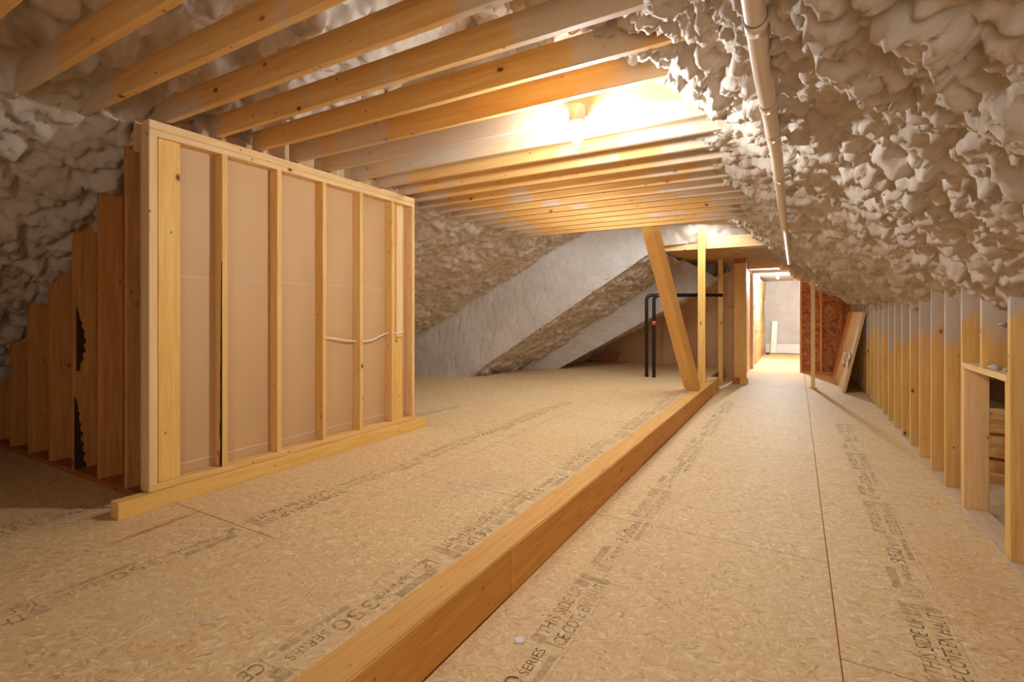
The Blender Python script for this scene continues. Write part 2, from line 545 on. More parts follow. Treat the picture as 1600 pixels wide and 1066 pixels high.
foam_patch('sprayed_face', (e1b[0], e1b[1], e1b[2]), (-0.2, 9.3, 2.72), (e1b[0], e1b[1], 3.9), (-0.2, 9.3, 3.9), *grid(2, 1.3, 0.03), 0.8, 23, M['foam'], (0.2, -0.97, 0), parent=foam_wall)
foam_patch('rough_band', e1a, e1b, e2a, e2b, *grid(4.5, 1.8, 0.02), 1.7, 24, M['foam'], (0.60, 0.0, -0.8), cs=0.9, parent=foam_wall)
foam_patch('sprayed_face', (e3a[0], e3a[1], e3a[2] - 0.06), (e3b[0], e3b[1], e3b[2] - 0.06), e2a, e2b, *grid(4.2, 0.6, 0.02), 0.25, 25, M['foam_far'], (0.39, -0.92, 0), parent=foam_wall)
foam_patch('rough_band', e3a, e3b, e4a, e4b, *grid(4.2, 1.8, 0.02), 1.7, 26, M['foam'], (0.53, 0.0, -0.85), cs=0.9, parent=foam_wall)

# closing surfaces
def slab(name, x0, x1, y0, y1, z0, z1, mat, label, cat='wall', parent=None):
    o = aabox(name, x0, x1, y0, y1, z0, z1, mat, parent, 0)
    if not parent: tag(o, label, cat, kind='structure')
    return o
slab('wall_rear', -7.6, 3.0, Y0 - 0.1, Y0, -0.3, 4.0, M['foam'], 'sprayed end wall closing the attic behind the viewpoint')
slab('wall_inner', -5.2, -1.02, 11.9, 12.0, 0, 2.7, M['plastic_wall'], 'smooth brown poly covered wall behind the black pipes')
slab('ceiling', -2.6, -0.1, 9.0, 14.0, 2.92, 3.0, M['foam'], 'sprayed ceiling above the low passage joists', 'ceiling')
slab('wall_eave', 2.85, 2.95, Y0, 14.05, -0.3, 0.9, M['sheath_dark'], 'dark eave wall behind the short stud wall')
slab('wall_passage', -1.10, -1.02, 11.9, 14.0, 0, 2.75, M['plastic_wall'], 'brown passage wall beside the bright doorway')

# ------------------------------------------------------------------ floors: OSB panels
def osb_panels(parent, cols, z, gap=0.005):
    out = []
    for x0, x1, ys in cols:
        for a, b in zip(ys[:-1], ys[1:]):
            p = aabox('osb_panel', x0 + gap / 2, x1 - gap / 2, a + gap / 2, b - gap / 2, z - 0.018, z, M['osb'], parent, 0.0015)
            out.append((x0, x1, a, b, p))
    return out
floor = aabox('floor', -1.42, 1.036, Y0, 20.0, -0.06, -0.006, M['subfloor'], None, 0)
tag(floor, 'lower passage floor of tan oriented strand boards', 'floor', kind='structure')
colA = [Y0, -1.57, 0.87, 3.31, 5.75, 8.19, 10.63, 13.07, 15.51, 19.9]
colB = [Y0, -0.03, 2.41, 4.85, 7.29, 9.73, 12.17, 14.61, 19.9]
low = osb_panels(floor, [(-1.233, 0.155, colA), (0.155, 1.036, colB), (-1.40, -1.233, [9.77, 11.9])], 0.0)
floor_up = aabox('floor_raised', -7.7, -1.40, Y0, 12.0, 0.10, 0.224, M['subfloor'], None, 0)
tag(floor_up, 'raised floor of tan strand boards beyond the step beam', 'floor', kind='structure')
def coly(y): 
    a = y
    while a > Y0 + 2.44: a -= 2.44
    r = [Y0]
    while a < 12: r.append(a); a += 2.44
    r.append(12.0)
    return [q for i, q in enumerate(r) if i == 0 or q - r[i - 1] > 0.05]
up = osb_panels(floor_up, [(-2.35, -1.388, coly(2.77)), (-3.57, -2.35, coly(1.63)), (-4.79, -3.57, coly(2.85)), (-6.01, -4.79, coly(1.63)), (-7.23, -6.01, coly(2.85))], 0.23)
eave = aabox('floor_eave', 1.04, 2.95, Y0, 14.0, -0.12, -0.045, M['plate'], None, 0)
tag(eave, 'dusty grey subfloor inside the eave behind the short stud wall', 'floor', kind='structure')

# stamped lettering on the panels
def text_geo(s, size, width, x, y):
    cu = bpy.data.curves.new('t', 'FONT')
    cu.body = s; cu.size = 1; cu.resolution_u = 3
    ob = bpy.data.objects.new('t', cu)
    me = bpy.data.meshes.new_from_object(ob)
    v = np.array([q.co[:] for q in me.vertices])
    f = [tuple(p.vertices) for p in me.polygons]
    bpy.data.objects.remove(ob); bpy.data.curves.remove(cu)
    bpy.data.meshes.remove(me)
    v[:, 0] -= v[:, 0].min()
    k = width / v[:, 0].max()
    v[:, 0] = v[:, 0] * k + x
    v[:, 1] = v[:, 1] * size / 0.70 + y
    return v, f
def merge(parts):
    V, F, n = [], [], 0
    for v, f in parts:
        V += [tuple(q[:2]) + (0.0,) for q in v]
        F += [tuple(i + n for i in q) for q in f]
        n += len(v)
    return V, F
def rect(x0, x1, y0, y1):
    return np.array([(x0, y0, 0), (x1, y0, 0), (x1, y1, 0), (x0, y1, 0)]), [(0, 1, 2, 3)]
LET = merge([text_geo('LP', 0.055, 0.07, 0.0, -0.03), rect(0.0, 0.075, -0.045, -0.037),
             text_geo('TopNotch', 0.045, 0.25, 0.11, -0.03), text_geo('350', 0.075, 0.20, 0.38, -0.035),
             text_geo('SERIES', 0.045, 0.17, 0.60, -0.03), rect(0.815, 0.820, -0.09, 0.0),
             text_geo('THIS SIDE UP', 0.062, 0.42, 0.86, 0.005), text_geo('CE CÔTÉ EN HAUT', 0.062, 0.53, 0.83, -0.085)])
BAR = merge([rect(1.30, 1.36, 0.0, 0.075), rect(1.37, 1.42, -0.09, 0.075), rect(0.80, 0.85, 0.005, 0.07), rect(0.05, 0.30, 0.03, 0.075),
             rect(0.02, 1.40, -0.105, -0.102), rect(0.45, 0.75, -0.085, -0.055)])
let_me = bpy.data.meshes.new('stamp'); let_me.from_pydata(LET[0], [], LET[1]); let_me.materials.append(M['ink'])
bar_me = bpy.data.meshes.new('stamp_bars'); bar_me.from_pydata(BAR[0], [], BAR[1]); bar_me.materials.append(M['ink_pale'])
def stamp(x, y, flip, panels, z):
    host = min(panels, key=lambda q: 0 if (q[0] <= x <= q[1] and q[2] <= y + (-0.7 if flip else 0.7) <= q[3]) else 1)[4]
    a = -math.pi / 2 if flip else math.pi / 2
    for nm, me, dz in (('stamped_lettering', let_me, 0.0012), ('stamped_bar', bar_me, 0.0008)):
        o = bpy.data.objects.new(nm, me); C.objects.link(o)
        o.parent = host
        o.matrix_basis = wmat(host).inverted() @ (Matrix.Translation((x, y, z + dz)) @ Matrix.Rotation(a, 4, 'Z'))
for k in range(5): stamp(-0.93, 1.09 + 1.5 * k, False, low, 0.0)
for k in range(5): stamp(0.50, 1.62 + 1.5 * k - 1.5, False, low, 0.0)
for k in range(5): stamp(-1.485, 1.85 + 1.5 * k, True, up, 0.23)
for k in range(4): stamp(-2.62, 1.60 + 1.5 * k, True, up, 0.23)
for k in range(3): stamp(-3.72, 2.15 + 1.5 * k, True, up, 0.23)

def smear_mat(name, col, amax, sx, sy):
    t = NT(name, 0.9, 0.1)
    tc = t.n('ShaderNodeTexCoord'); geo = t.n('ShaderNodeNewGeometry')
    ln = t.n('ShaderNodeVectorMath', operation='LENGTH')
    t.l(t.mapping(tc.outputs['Object'], (1 / sx, 1 / sy, 1)), ln.inputs[0])
    a = t.noise(geo.outputs['Position'], 25, 4, 0.7)
    t.color(srgb(*col))
    t.l(t.math('MULTIPLY', t.mapr(ln.outputs['Value'], 0.2, 1.0, amax, 0.0), t.mapr(a.outputs[0], 0.3, 0.65, 0.2, 1.0)), t.b.inputs['Alpha'])
    return t.m
def smear(name, x, y, z, sx, sy, rot, col, amax, panels):
    host = min(panels, key=lambda q: 0 if (q[0] <= x <= q[1] and q[2] <= y <= q[3]) else 1)[4]
    me = bpy.data.meshes.new(name)
    me.from_pydata([(-sx, -sy, 0), (sx, -sy, 0), (sx, sy, 0), (-sx, sy, 0)], [], [(0, 1, 2, 3)])
    me.materials.append(smear_mat(name, col, amax, sx, sy))
    o = bpy.data.objects.new(name, me); C.objects.link(o); o.parent = host
    o.matrix_basis = wmat(host).inverted() @ Matrix.Translation((x, y, z)) @ Matrix.Rotation(rot, 4, 'Z')
smear('red_smear', -3.04, 1.40, 0.2305, 0.03, 0.30, 0.1, (214, 90, 50), 0.55, up)  # red chalk on the raised floor
smear('red_smear', 0.80, 3.25, 0.0005, 0.24, 0.95, 0.05, (220, 110, 50), 0.13, low)  # broad faint orange tint, strongest at its middle
smear('white_chalk_smear', -1.98, 1.05, 0.2305, 0.03, 0.09, -0.3, (236, 222, 208), 0.55, up)
smear('white_chalk_smear', -1.95, 2.75, 0.2305, 0.20, 0.55, -0.3, (232, 216, 200), 0.30, up)

# ------------------------------------------------------------------ step beam
beam = empty('step_beam', (-1.31, 4.0, 0), 'long laminated beam forming the step between raised floor and passage', 'beam', kind='thing')
for a, b, dx in ((Y0, 2.148, 0.0), (2.151, 4.60, 0.003), (4.603, 7.05, -0.001), (7.053, 9.0, 0.002)):
    aabox('beam_length', -1.395, -1.233 + dx, a, b, 0.0, 0.232 - abs(dx) * 0.2, M['lvl_side'], beam, 0.004)
aabox('end_block', -1.395, -1.225, 9.02, 9.75, 0.0, 0.235, M['stud'], beam, 0.004)
aabox('top_strip', -1.390, -1.238, Y0, 9.0, 0.2325, 0.2355, M['lvl'], beam, 0.001)

# ------------------------------------------------------------------ framed partition (box in the attic)
PX = -3.36
part = empty('stud_partition', (PX, 2.7, 0.23), 'framed partition of pale studs over brown board with a loose white cable', 'partition wall', kind='thing')
aabox('base_timber', PX - 0.06, PX + 0.035, 1.33, 4.02, 0.23, 0.325, M['yellow'], part)
aabox('bottom_plate', PX - 0.09, PX, 1.50, 3.885, 0.326, 0.364, M['stud'], part)
aabox('top_plate', PX - 0.09, PX, 1.50, 3.885, 2.475, 2.513, M['stud_pale'], part)
aabox('top_plate', PX - 0.09, PX, 1.50, 3.885, 2.514, 2.566, M['stud_pale'], part)
zb, zt = 0.364, 2.475
def pstud(y0, y1, x0=PX - 0.09, x1=PX, m='stud', zz=(zb, zt)):
    return aabox('stud', x0, x1, y0, y1, zz[0], zz[1], M[m], part)
pstud(1.50, 1.546, m='stud_pale')
pstud(1.562, 1.69, PX - 0.065, PX - 0.03, 'yellow')
for yc in (1.955, 2.365, 2.775, 3.175, 3.575):
    pstud(yc - 0.019, yc + 0.019)
pstud(3.60, 3.625, PX - 0.09, PX - 0.03)
pstud(3.635, 3.75, PX - 0.075, PX - 0.04, 'yellow')
pstud(3.845, 3.883, m='stud_pale')
aabox('pale_board', PX - 0.039, PX - 0.022, 3.645, 3.735, 1.17, zt - 0.02, M['stud_pale'], part)
# bark edge (wane) on the second stud
def bark(parent, fn, z0, z1, wf, n=40, seed=0):
    rr = random.Random(seed)
    v, f = [], []
    for i in range(n + 1):
        t = i / n
        ww = max(0.002, wf(t) * (0.9 + 0.2 * rr.random() + 0.15 * math.sin(i * 1.1)))
        for q in ((0, 0), (ww, 0), (ww, 0.002), (0, 0.002)):
            v.append(fn(q[0], q[1], z0 + (z1 - z0) * t))
    for i in range(n):
        for k in range(4):
            f.append((i * 4 + k, i * 4 + (k + 1) % 4, i * 4 + 4 + (k + 1) % 4, i * 4 + 4 + k))
    f += [(3, 2, 1, 0), (n * 4, n * 4 + 1, n * 4 + 2, n * 4 + 3)]
    return pydata('bark_edge', v, f, M['bark'], parent)
bark(part, lambda a, b, z: (PX - 0.001 - a, 1.936 - b, z), 0.37, 1.75, lambda t: 0.026 * (1 - 0.75 * t), seed=4)
for z0, z1 in ((0.330, 0.428), (0.431, 1.638), (1.641, 2.50)):
    aabox('sheathing_panel', PX - 0.106, PX - 0.092, 1.50, 3.885, z0, z1, M['sheath'], part, 0.0015)
aabox('seam_strip', PX - 0.0915, PX - 0.090, 1.5, 3.885, 0.4265, 0.4325, M['seam'], part, 0)
aabox('seam_strip', PX - 0.0915, PX - 0.0905, 1.5, 3.885, 1.638, 1.6415, M['seam'], part, 0)
# cripples and board above the partition
for yc in (1.75, 2.05, 2.36, 2.67, 2.98, 3.30, 3.60):
    aabox('cripple_stud', -3.53, -3.49, yc - 0.045, yc - 0.007, 2.50, 2.86, M['stud_pale'], part)
aabox('upper_panel', -3.55, -3.532, 1.50, 3.885, 2.40, 2.80, M['sheath'], part, 0.001)
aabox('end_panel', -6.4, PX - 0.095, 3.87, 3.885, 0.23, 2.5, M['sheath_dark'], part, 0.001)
cab = [(PX - 0.06, 2.80, 1.20), (PX - 0.055, 2.9, 1.19), (PX - 0.05, 3.03, 1.165), (PX - 0.05, 3.14, 1.155), (PX - 0.045, 3.20, 1.155), (PX - 0.05, 3.27, 1.145),
       (PX - 0.05, 3.36, 1.155), (PX - 0.05, 3.46, 1.19), (PX - 0.05, 3.56, 1.215), (PX - 0.05, 3.62, 1.215), (PX - 0.015, 3.66, 1.205), (PX - 0.012, 3.72, 1.225)]
tag(tube('power_cable', cab, 0.0075, M['cable'], None, 8), 'white electrical cable sagging through holes in the partition studs', 'cable')
tag(tube('power_cable', [(-3.40, 2.95, 2.565), (-3.42, 2.93, 2.72), (-3.46, 2.96, 2.86), (-3.45, 3.02, 2.9)], 0.006, M['cable'], None, 8), 'short white cable rising from the partition top plate between joists', 'cable')

# side of the box: stud row running left in shadow
side = empty('stud_wall', (-4.9, 1.6, 0.23), 'shadowed stud wall turning the partition corner under the roof slope', 'stud wall', kind='thing')
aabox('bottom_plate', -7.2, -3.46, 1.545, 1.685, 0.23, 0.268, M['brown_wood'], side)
aabox('corner_stud', -3.50, -3.455, 1.545, 1.685, 0.268, 2.475, M['stud_shaded'], side)
aabox('corner_stud', -3.56, -3.505, 1.55, 1.69, 0.268, 2.475, M['stud_shaded'], side)
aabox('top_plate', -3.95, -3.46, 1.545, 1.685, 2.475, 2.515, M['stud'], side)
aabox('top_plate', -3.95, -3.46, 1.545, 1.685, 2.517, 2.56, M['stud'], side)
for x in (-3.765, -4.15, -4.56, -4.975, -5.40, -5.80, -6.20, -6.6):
    aabox('stud', x - 0.019, x + 0.019, 1.545, 1.685, 0.268, min(2.47, zl(x) + 0.12), M['stud_shaded'], side)
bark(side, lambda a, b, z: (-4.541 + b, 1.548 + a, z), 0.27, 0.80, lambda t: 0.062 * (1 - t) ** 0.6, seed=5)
bark(side, lambda a, b, z: (-4.541 + b, 1.560 + a, z), 0.98, 1.45, lambda t: 0.05 * math.sin(math.pi * (0.15 + 0.8 * t)) ** 1.5, seed=6)
prof = [(-7.3, 0.23), (-3.46, 0.23), (-3.46, 2.78), (-7.3, 0.23 + 0.0)]
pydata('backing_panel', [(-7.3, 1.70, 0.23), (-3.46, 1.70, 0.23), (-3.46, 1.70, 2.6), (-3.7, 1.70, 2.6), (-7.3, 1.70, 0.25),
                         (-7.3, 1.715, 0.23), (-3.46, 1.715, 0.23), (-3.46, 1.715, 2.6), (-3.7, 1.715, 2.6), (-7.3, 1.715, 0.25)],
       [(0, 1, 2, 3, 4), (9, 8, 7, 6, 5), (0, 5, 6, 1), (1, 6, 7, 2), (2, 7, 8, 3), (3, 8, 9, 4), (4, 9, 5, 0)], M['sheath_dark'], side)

# ------------------------------------------------------------------ ceiling joists
JZ = 2.58
jlab = {
 0: 'ceiling joist cut off by the top corner above the dark roof slope',
 1: 'brown ceiling joist nearest the viewer with a torn notch on its lower edge',
 2: 'brown ceiling joist ending in foam just short of the partition corner',
 3: 'ceiling joist crossing directly over the near corner of the partition',
 4: 'first ceiling joist whose cut end rests on the partition top plate',
 5: 'ceiling joist with cut end on the partition, second on its top plate',
 6: 'ceiling joist just on the viewer side of the bare bulb',
 7: 'brightly lit ceiling joist carrying the bare bulb and its box',
 8: 'pale lit ceiling joist just behind the bare bulb',
}
words = ['second', 'third', 'fourth', 'fifth', 'sixth', 'seventh', 'eighth', 'ninth', 'tenth', 'eleventh', 'twelfth']
for k in range(21):
    yb = 0.71 + 0.305 * k
    x0 = -3.95 if (k < 4 or yb > 4.0) else -3.44
    if k == 3: x0 = -3.62
    lab = jlab.get(k)
    if lab is None:
        lab = 'last ceiling joist, its edge met by the leaning brace' if k == 20 else 'brown ceiling joist with bright lower edge, %s behind the bare bulb' % words[k - 9]
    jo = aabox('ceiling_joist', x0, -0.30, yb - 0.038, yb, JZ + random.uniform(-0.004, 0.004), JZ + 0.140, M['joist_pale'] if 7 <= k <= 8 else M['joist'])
    tag(jo, lab, 'joist', 'ceiling joists over the raised floor', 'thing')

# header and low passage joists
hd = aabox('passage_header', -2.50, -0.10, 8.98, 9.02, 2.50, 2.70, M['stud_pale'])
tag(hd, 'pale header board across the passage above the posts', 'beam', kind='thing')
for k in range(15):
    yb = 9.32 + 0.305 * k
    jo = aabox('passage_joist', -2.05, -0.15, yb - 0.038, yb, 2.50, 2.64, M['joist'])
    tag(jo, 'thin dim joist over the far passage, %s behind the pale header' % (['first'] + words + ['thirteenth', 'fourteenth', 'fifteenth'])[k], 'joist', 'passage joists beyond the header', 'thing')

# ------------------------------------------------------------------ light bulb and box
def bulb(loc, mat, name_label, far=False):
    x, y, z = loc       # centre of the glass
    e = empty('light_bulb', (x, y, z + 0.14), name_label, 'lamp', kind='thing')
    lathe('bulb_glass', [(0.0005, -0.045), (0.012, -0.042), (0.022, -0.034), (0.029, -0.020), (0.031, -0.005), (0.029, 0.010), (0.023, 0.026), (0.016, 0.040), (0.013, 0.050)], mat, e, (x, y, z))
    lathe('lampholder', [(0.020, 0.046), (0.022, 0.050), (0.024, 0.062), (0.052, 0.066), (0.056, 0.072), (0.056, 0.082), (0.050, 0.086)], M['porcelain'], e, (x, y, z))
    lathe('junction_box', [(0.050, 0.0865), (0.052, 0.0875), (0.052, 0.175), (0.048, 0.178)], M['junction'], e, (x, y, z), 8)
    return e
bulb((-1.125, 2.735, 2.445), M['glow'], 'bare lit bulb in a white porcelain holder between ceiling joists')
bulb((-0.45, 15.5, 2.40), M['glow_far'], 'small glaring bulb on the ceiling of the bright far room')
tag(tube('lamp_cable', [(-1.08, 2.825, 2.60), (-0.95, 2.826, 2.605), (-0.85, 2.827, 2.612), (-0.80, 2.828, 2.625), (-0.80, 2.828, 2.645), (-0.86, 2.827, 2.650), (-0.95, 2.826, 2.645)], 0.006, M['cable'], None, 8),
    'looped white cable stapled to the joist beside the bare bulb', 'cable')
for x in (-0.98, -0.87):
    tag(aabox('cable_staple', x - 0.003, x + 0.003, 2.815, 2.838, 2.596, 2.618, M['staple'], None, 0.001), 'metal staple pinning the looped cable, the one %s' % ('closer to the bulb' if x < -0.9 else 'closer to the cable loop'), 'staple', 'staples on the lamp cable')

# ------------------------------------------------------------------ white pipe under the right slope
pz = 2.245
pipe = empty('vent_pipe', (-0.10, 5, pz), 'long white plastic pipe hung along the foam slope', 'pipe', kind='thing')
pp = [(-0.075, Y0 + 0.05, pz + 0.02), (-0.098, 1.1, pz), (-0.103, 1.9, pz - 0.005), (-0.093, 3.0, pz), (-0.103, 5.5, pz + 0.002), (-0.105, 9.6, pz + 0.005)]
tube('pipe_body', pp, 0.030, M['white_pipe'], pipe, 20)
def along(y):
    for a, b in zip(pp[:-1], pp[1:]):
        if a[1] <= y <= b[1]:
            t = (y - a[1]) / (b[1] - a[1])
            return Vector(a) * (1 - t) + Vector(b) * t
for y in (1.63, 2.28, 2.68, 3.55):
    c = along(y)
    tube('coupling', [c + Vector((0, -0.06, 0)), c + Vector((0, 0, 0))], 0.0325, M['white_pipe'], pipe, 20)
    tube('joint_ring', [c + Vector((0, -0.0635, 0)), c + Vector((0, -0.0605, 0))], 0.0318, M['joint_dark'], pipe, 20)

# ------------------------------------------------------------------ brace, posts, black pipes
def rotdir(phi): return Vector((math.cos(phi), math.sin(phi), 0))
ph = math.radians(-38)
br = board('leaning_brace', (-1.378, 7.94, 0.262), (-1.815, 7.00, 2.74), rotdir(ph), 0.235, 0.12, M['lvl'])
tag(br, 'thick orange laminated brace leaning from the step beam up to the last joist', 'brace', kind='thing')
tag(aabox('yellow_post', -1.455, -1.335, 8.88, 8.92, 0.2365, 2.85, M['yellow']), 'slim yellow upright stud just behind the leaning brace', 'post', kind='thing')
tag(aabox('brown_post', -1.385, -1.30, 10.85, 10.99, 0.0, 2.50, M['stud']), 'dark brown upright stud with a bright edge between yellow stud and square post', 'post', kind='thing')
po = empty('laminated_post', (-0.97, 10.9, 0), 'broad laminated post standing on a block beside the far passage', 'post', kind='thing')
aabox('shaft', -1.085, -0.865, 10.83, 10.93, 0.12, 2.40, M['lvl'], po)
aabox('cap_block', -1.085, -0.865, 10.83, 10.93, 2.40, 2.50, M['brown_wood'], po)
aabox('foot_block', -1.12, -0.98, 10.78, 10.95, 0.0, 0.12, M['brown_wood'], po)
aabox('foot_block', -0.975, -0.84, 10.78, 10.95, 0.0, 0.125, M['lvl'], po)
def elbow(x, y, z0, z1, x2, y2, r=0.09):
    pts = [(x, y, z0), (x, y, z1 - r)]
    for i in range(1, 7):
        a = math.pi / 2 * i / 6
        pts.append((x + r * (1 - math.cos(a)) * 1.0, y + (y2 - y) * 0.05 * i / 6, z1 - r + r * math.sin(a)))
    pts.append((x2, y2, z1))
    return pts
bp = empty('black_pipe', (-2.41, 9.22, 0.23), 'outer black drain pipe rising from the floor and bending level', 'pipe', kind='thing')
tube('pipe_body', elbow(-2.41, 9.22, 0.23, 1.74, -1.2, 9.95), 0.032, M['black_pipe'], bp, 14)
bp = empty('black_pipe', (-2.27, 9.20, 0.23), 'black drain pipe with a small red label, right beside the leaning brace', 'pipe', kind='thing')
tube('pipe_body', elbow(-2.27, 9.20, 0.23, 1.73, -1.62, 9.55), 0.032, M['black_pipe'], bp, 14)
tube('red_label', [(-2.27, 9.20, 1.19), (-2.27, 9.20, 1.26)], 0.0335, M['red_tag'], bp, 14)

# ------------------------------------------------------------------ short stud wall on the passage side
kw = empty('knee_wall', (1.1, 5.0, -0.04), 'short stud wall along the passage, grey overspray on its upper halves', 'stud wall', kind='thing')
aabox('bottom_plate', 1.04, 1.19, Y0, 13.65, -0.045, -0.006, M['plate'], kw)
ystud = [3.87, 4.81] + [4.80 + 0.48 * i for i in range(1, 19)] + [2.90, 1.9, 0.9]
for y in ystud:
    mt = M['stud_spray']
    aabox('stud', 1.05, 1.19, y - 0.019, y + 0.019, -0.006, 1.66 + (0.06 if y < 4 else 0), mt, kw)
aabox('trimmer', 1.05, 1.19, 4.75, 4.788, -0.006, 1.005, M['stud_pale'], kw)
aabox('trimmer', 1.05, 1.19, 3.892, 3.93, -0.006, 1.005, M['yellow'], kw)
aabox('opening_header', 1.045, 1.195, 3.89, 4.79, 1.005, 1.043, M['stud_pale'], kw)
aabox('cripple_stud', 1.05, 1.19, 4.345, 4.383, 1.043, 1.66, M['stud_spray'], kw)

def crumb(name, loc, r, mat, label, group, cat='foam scrap', parent=None, seed=0, flat=0.7):
    bm = bmesh.new()
    bmesh.ops.create_icosphere(bm, subdivisions=2, radius=r)
    rr = random.Random(seed)
    ph = [rr.uniform(0, 6) for _ in range(4)]
    for v in bm.verts:
        c = v.co
        k = 1 + 0.28 * math.sin(c.x / r * 2.2 + ph[0]) * math.cos(c.y / r * 2.7 + ph[1]) + 0.18 * math.sin(c.z / r * 3.1 + ph[2])
        v.co = Vector((c.x * k * 1.2, c.y * k, c.z * k * flat))
    me = bpy.data.meshes.new(name); bm.to_mesh(me); bm.free()
    me.polygons.foreach_set('use_smooth', [True] * len(me.polygons))
    o = link(name, me, mat, parent, loc)
    if not parent: tag(o, label, cat, group, 'thing')
    return o
for i, (y, dx, r) in enumerate(((4.30, 1.10, 0.026), (4.22, 1.09, 0.020), (4.16, 1.12, 0.016))):
    crumb('foam_scrap', (dx, y, 1.043 + r * 0.6), r, M['foam_far'], ['largest', 'middle', 'smallest'][i] + ' crumb of pale foam lying on the opening header of the short stud wall', 'foam crumbs on the opening header', seed=i)
crumb('foam_blob', (1.15, 4.335, 1.33), 0.022, M['foam_far'], 'pale foam blob stuck on the orange cripple stud above the opening', None, seed=9)
for i, (x, y) in enumerate(((1.35, 4.75), (1.42, 5.1))):
    crumb('foam_scrap', (x, y, -0.038), 0.014, M['foam_far'], ['nearer', 'further'][i] + ' tiny pale foam crumb on the eave floor beyond the framed opening', 'foam crumbs on the eave floor', seed=20 + i)
# lumber pile seen through the opening, boards lying across the eave
for i in range(6):
    z = -0.045 + 0.098 * i
    yy = 5.72 + 0.05 * i + 0.03 * (i % 2)
    o = aabox('lumber_length', 1.30 + 0.03 * (i % 3), 2.25 - 0.06 * i, yy, yy + 0.55 - 0.05 * i, z, z + 0.066, M['stud'] if i % 3 else M['stud_pale'])
    lab = ['lowest board of the lumber pile seen through the framed opening', 'board second up from the bottom of the lumber pile in the eave', 'board third up from the bottom of the lumber pile in the eave',
           'board fourth up from the bottom of the lumber pile in the eave', 'board just under the topmost of the lumber pile in the eave', 'topmost board of the lumber pile seen through the framed opening'][i]
    tag(o, lab, 'lumber', 'lumber piled in the eave', 'thing')
    if i < 5:
        sp = aabox('lumber_spacer', 1.36 + 0.14 * (i % 2), 1.62 + 0.18 * (i % 2), yy + 0.09, yy + 0.16, z + 0.0665, z + 0.0975, M['stud'])
        tag(sp, 'short wood spacer lying on the %s board of the eave lumber pile' % ['lowest', 'second', 'third', 'fourth', 'fifth'][i], 'spacer', 'spacers in the lumber pile', 'thing')

# ------------------------------------------------------------------ leaning boards by the short stud wall
def leaning(y0, y1, mat, label, xb=0.70, xt=1.00, ht=1.42, th=0.05):
    d = Vector((xt - xb, 0, ht)).normalized()
    c0 = Vector((xb, (y0 + y1) / 2, 0.012)); c1 = c0 + d * math.hypot(xt - xb, ht)
    off = Vector((d.z, 0, -d.x)) * (th / 2)
    o = board('leaning_board', c0 + off, c1 + off, (0, 1, 0), y1 - y0, th, mat, None, 0.004)
    return tag(o, label, 'board', 'boards leaning on the short stud wall', 'thing')
leaning(10.5, 11.42, M['ply'], 'nearest pale board leaning on the short stud wall, dark open gap behind')
leaning(11.43, 12.35, M['ply'], 'pale middle board of those leaning on the short stud wall')
leaning(12.36, 13.35, M['ply_orange'], 'orange board furthest along of those leaning on the short stud wall')
wv, wf = [], []
rr = random.Random(3)
for i in range(9):
    for j in range(9):
        y = 10.52 + 1.5 * i / 8; s = 0.42 + 0.22 * j / 8
        x = 0.70 + 0.30 * s / 1.42 - 0.016 + rr.uniform(-0.008, 0.006)
        wv.append((x, y, s + 0.012 + 0.06 * math.sin(i)))
for i in range(8):
    for j in range(8):
        a = i * 9 + j
        wf.append((a, a + 9, a + 10, a + 1))
wr = pydata('plastic_wrap', wv, wf, M['wrap'])
tag(wr, 'crumpled clear wrap around the leaning pale boards', 'wrap', kind='thing')

# ------------------------------------------------------------------ white post in the passage
wp = empty('passage_post', (0.265, 10.9, 0), 'thin pale post standing alone on the passage floor', 'post', kind='thing')
aabox('shaft', 0.235, 0.300, 10.88, 10.94, 0.014, 2.16, M['stud_pale'], wp)
aabox('foot_plate', 0.20, 0.34, 10.86, 10.98, 0.001, 0.014, M['stud'], wp)

# ------------------------------------------------------------------ far doorway wall and batts
YD = 13.66
dw = empty('door_frame', (-0.45, 14, 0), 'pale framed doorway opening into the bright far room', 'doorway', kind='structure')
aabox('jamb', -1.00, -0.95, 13.98, 14.12, 0, 2.42, M['white_board'], dw)
aabox('jamb_stud', -1.10, -1.002, 13.94, 13.98, 0.0, 2.5, M['yellow'], dw)
aabox('jamb', 0.065, 0.103, YD, 14.12, 0, 2.42, M['stud_pale'], dw)
aabox('header', -1.00, 0.103, 13.98, 14.1, 2.42, 2.50, M['white_board'], dw)
bw = empty('insulated_wall', (0.6, YD, 0), 'stud wall filled with brown fibreglass beside the far doorway', 'stud wall', kind='thing')
aabox('bottom_plate', 0.105, 1.04, YD, YD + 0.09, 0.0, 0.038, M['stud'], bw)
aabox('stud', 0.475, 0.515, YD - 0.01, YD + 0.09, 0.038, 2.0, M['stud'], bw)
aabox('stud', 0.90, 0.94, YD, YD + 0.09, 0.038, 1.75, M['brown_wood'], bw)
def batt(x0, x1, z1, seed):
    us = np.linspace(0, 1, 18); vs2 = np.linspace(0, 1, 44)
    foam_patch('insulation_batt', (x0, YD + 0.05, 0.04), (x1, YD + 0.05, 0.04), (x0, YD + 0.05, z1), (x1, YD + 0.05, z1), us, vs2, 0.55, seed, M['batt'], (0, -1, 0), parent=bw)
batt(0.105, 0.475, 2.35, 51); batt(0.515, 0.90, 2.05, 52); batt(0.94, 1.25, 1.8, 53)
aabox('backing', 0.105, 1.3, YD + 0.095, YD + 0.12, 0, 2.5, M['sheath_dark'], bw, 0)
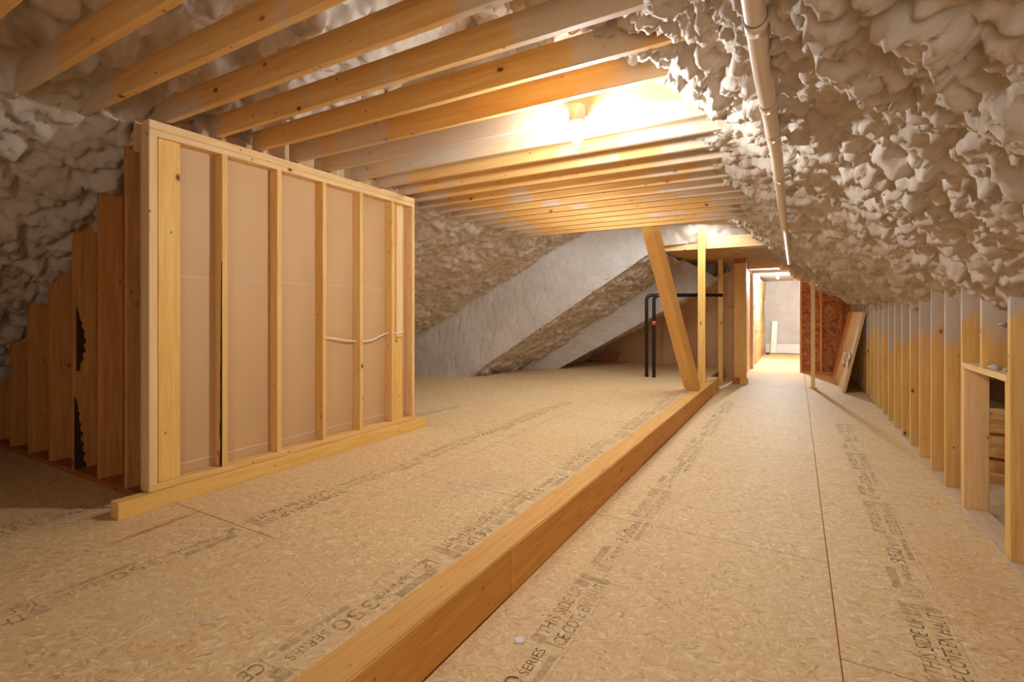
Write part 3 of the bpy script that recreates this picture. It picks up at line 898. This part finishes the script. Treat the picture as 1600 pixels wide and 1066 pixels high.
# far room
aabox_w = slab('wall_far', -1.3, 1.3, 19.85, 19.95, 0, 2.6, M['foam_far'], 'dummy')
aabox_w.hide_render = True
bpy.data.objects.remove(aabox_w)
o = foam_patch('wall_far', (-1.3, 19.85, -0.05), (1.3, 19.85, -0.05), (-1.3, 19.85, 2.7), (1.3, 19.85, 2.7), np.linspace(0, 1, 90), np.linspace(0, 1, 90), 0.25, 61, M['foam_far'], (0, -1, 0))
tag(o, 'bright grey sprayed wall at the end of the far room', 'wall', kind='structure')
slab('wall_far_side', 1.1, 1.2, 14.1, 19.9, 0, 2.7, M['foam_far'], 'sprayed side wall of the far room hidden past the doorway')
slab('ceiling_far', -1.3, 1.3, 14.0, 19.95, 2.54, 2.6, M['foam_far'], 'sprayed ceiling of the bright far room', 'ceiling')
slab('wall_far_batts', -1.2, -1.06, 14.1, 19.9, 0, 2.7, M['sheath_dark'], 'side wall of the far room behind yellow insulation')
o = foam_patch('insulation_roll', (-1.0, 14.2, 0.0), (-1.0, 19.5, 0.0), (-0.97, 14.2, 2.45), (-0.97, 19.5, 2.45), np.linspace(0, 1, 90), np.linspace(0, 1, 50), 0.7, 62, M['batt_yellow'], (1, 0, 0))
tag(o, 'ragged yellow insulation lining the side of the far room', 'insulation', kind='thing')
o = aabox('baseboard_far', -0.95, 1.1, 19.70, 19.78, 0.02, 0.34, M['white_board'])
tag(o, 'white board along the foot of the far room wall', 'baseboard', kind='structure')
lp = empty('leaning_plank', (-0.75, 19.5, 0), 'white plank with a green edge leaning on the far room wall', 'plank', kind='thing')
board('plank_face', (-0.70, 19.42, 0.01), (-0.66, 19.66, 1.13), (1, 0, 0), 0.17, 0.03, M['white_board'], lp)
board('green_edge', (-0.802, 19.42, 0.01), (-0.762, 19.66, 1.13), (1, 0, 0), 0.03, 0.032, M['green'], lp)
board('green_edge', (-0.79, 19.40, 0.02), (-0.60, 19.40, 0.02), (0, 0, 1), 0.04, 0.03, M['green'], lp)
crumb('black_scrap', (-0.86, 18.9, 0.04), 0.045, M['black'], 'small black scrap on the far room floor by the insulation', None, 'scrap', seed=31)

# scraps by the back wall and chalk marks
bl = empty('wood_scrap', (-4.0, 11.6, 0.23), 'two small wood offcuts standing on the floor by the end wall', 'offcut', kind='thing')
aabox('offcut', -4.05, -3.85, 11.5, 11.54, 0.231, 0.42, M['brown_wood'], bl)
board('offcut', (-3.84, 11.52, 0.24), (-3.70, 11.52, 0.50), (0, 1, 0), 0.04, 0.1, M['brown_wood'], bl)
for i, (x, y) in enumerate(((-4.9, 7.9), (-4.5, 8.9))):
    crumb('foam_scrap', (x, y, 0.24), 0.025, M['foam_far'], 'pale foam crumb on the floor at the %s' % ['foot of the first brown foam band', 'grey strip between the brown foam bands'][i], 'foam crumbs along the end wall', seed=70 + i)
crumb('plaster_flake', (-1.03, 1.86, 0.004), 0.022, M['white_board'], 'small white flake on the passage floor beside the printed lettering', None, 'flake', seed=80, flat=0.15)
crumb('foam_scrap', (-3.62, 1.40, 0.236), 0.016, M['foam_far'], 'pale foam crumb on the shadowed floor by the partition corner', None, seed=81, flat=0.5)
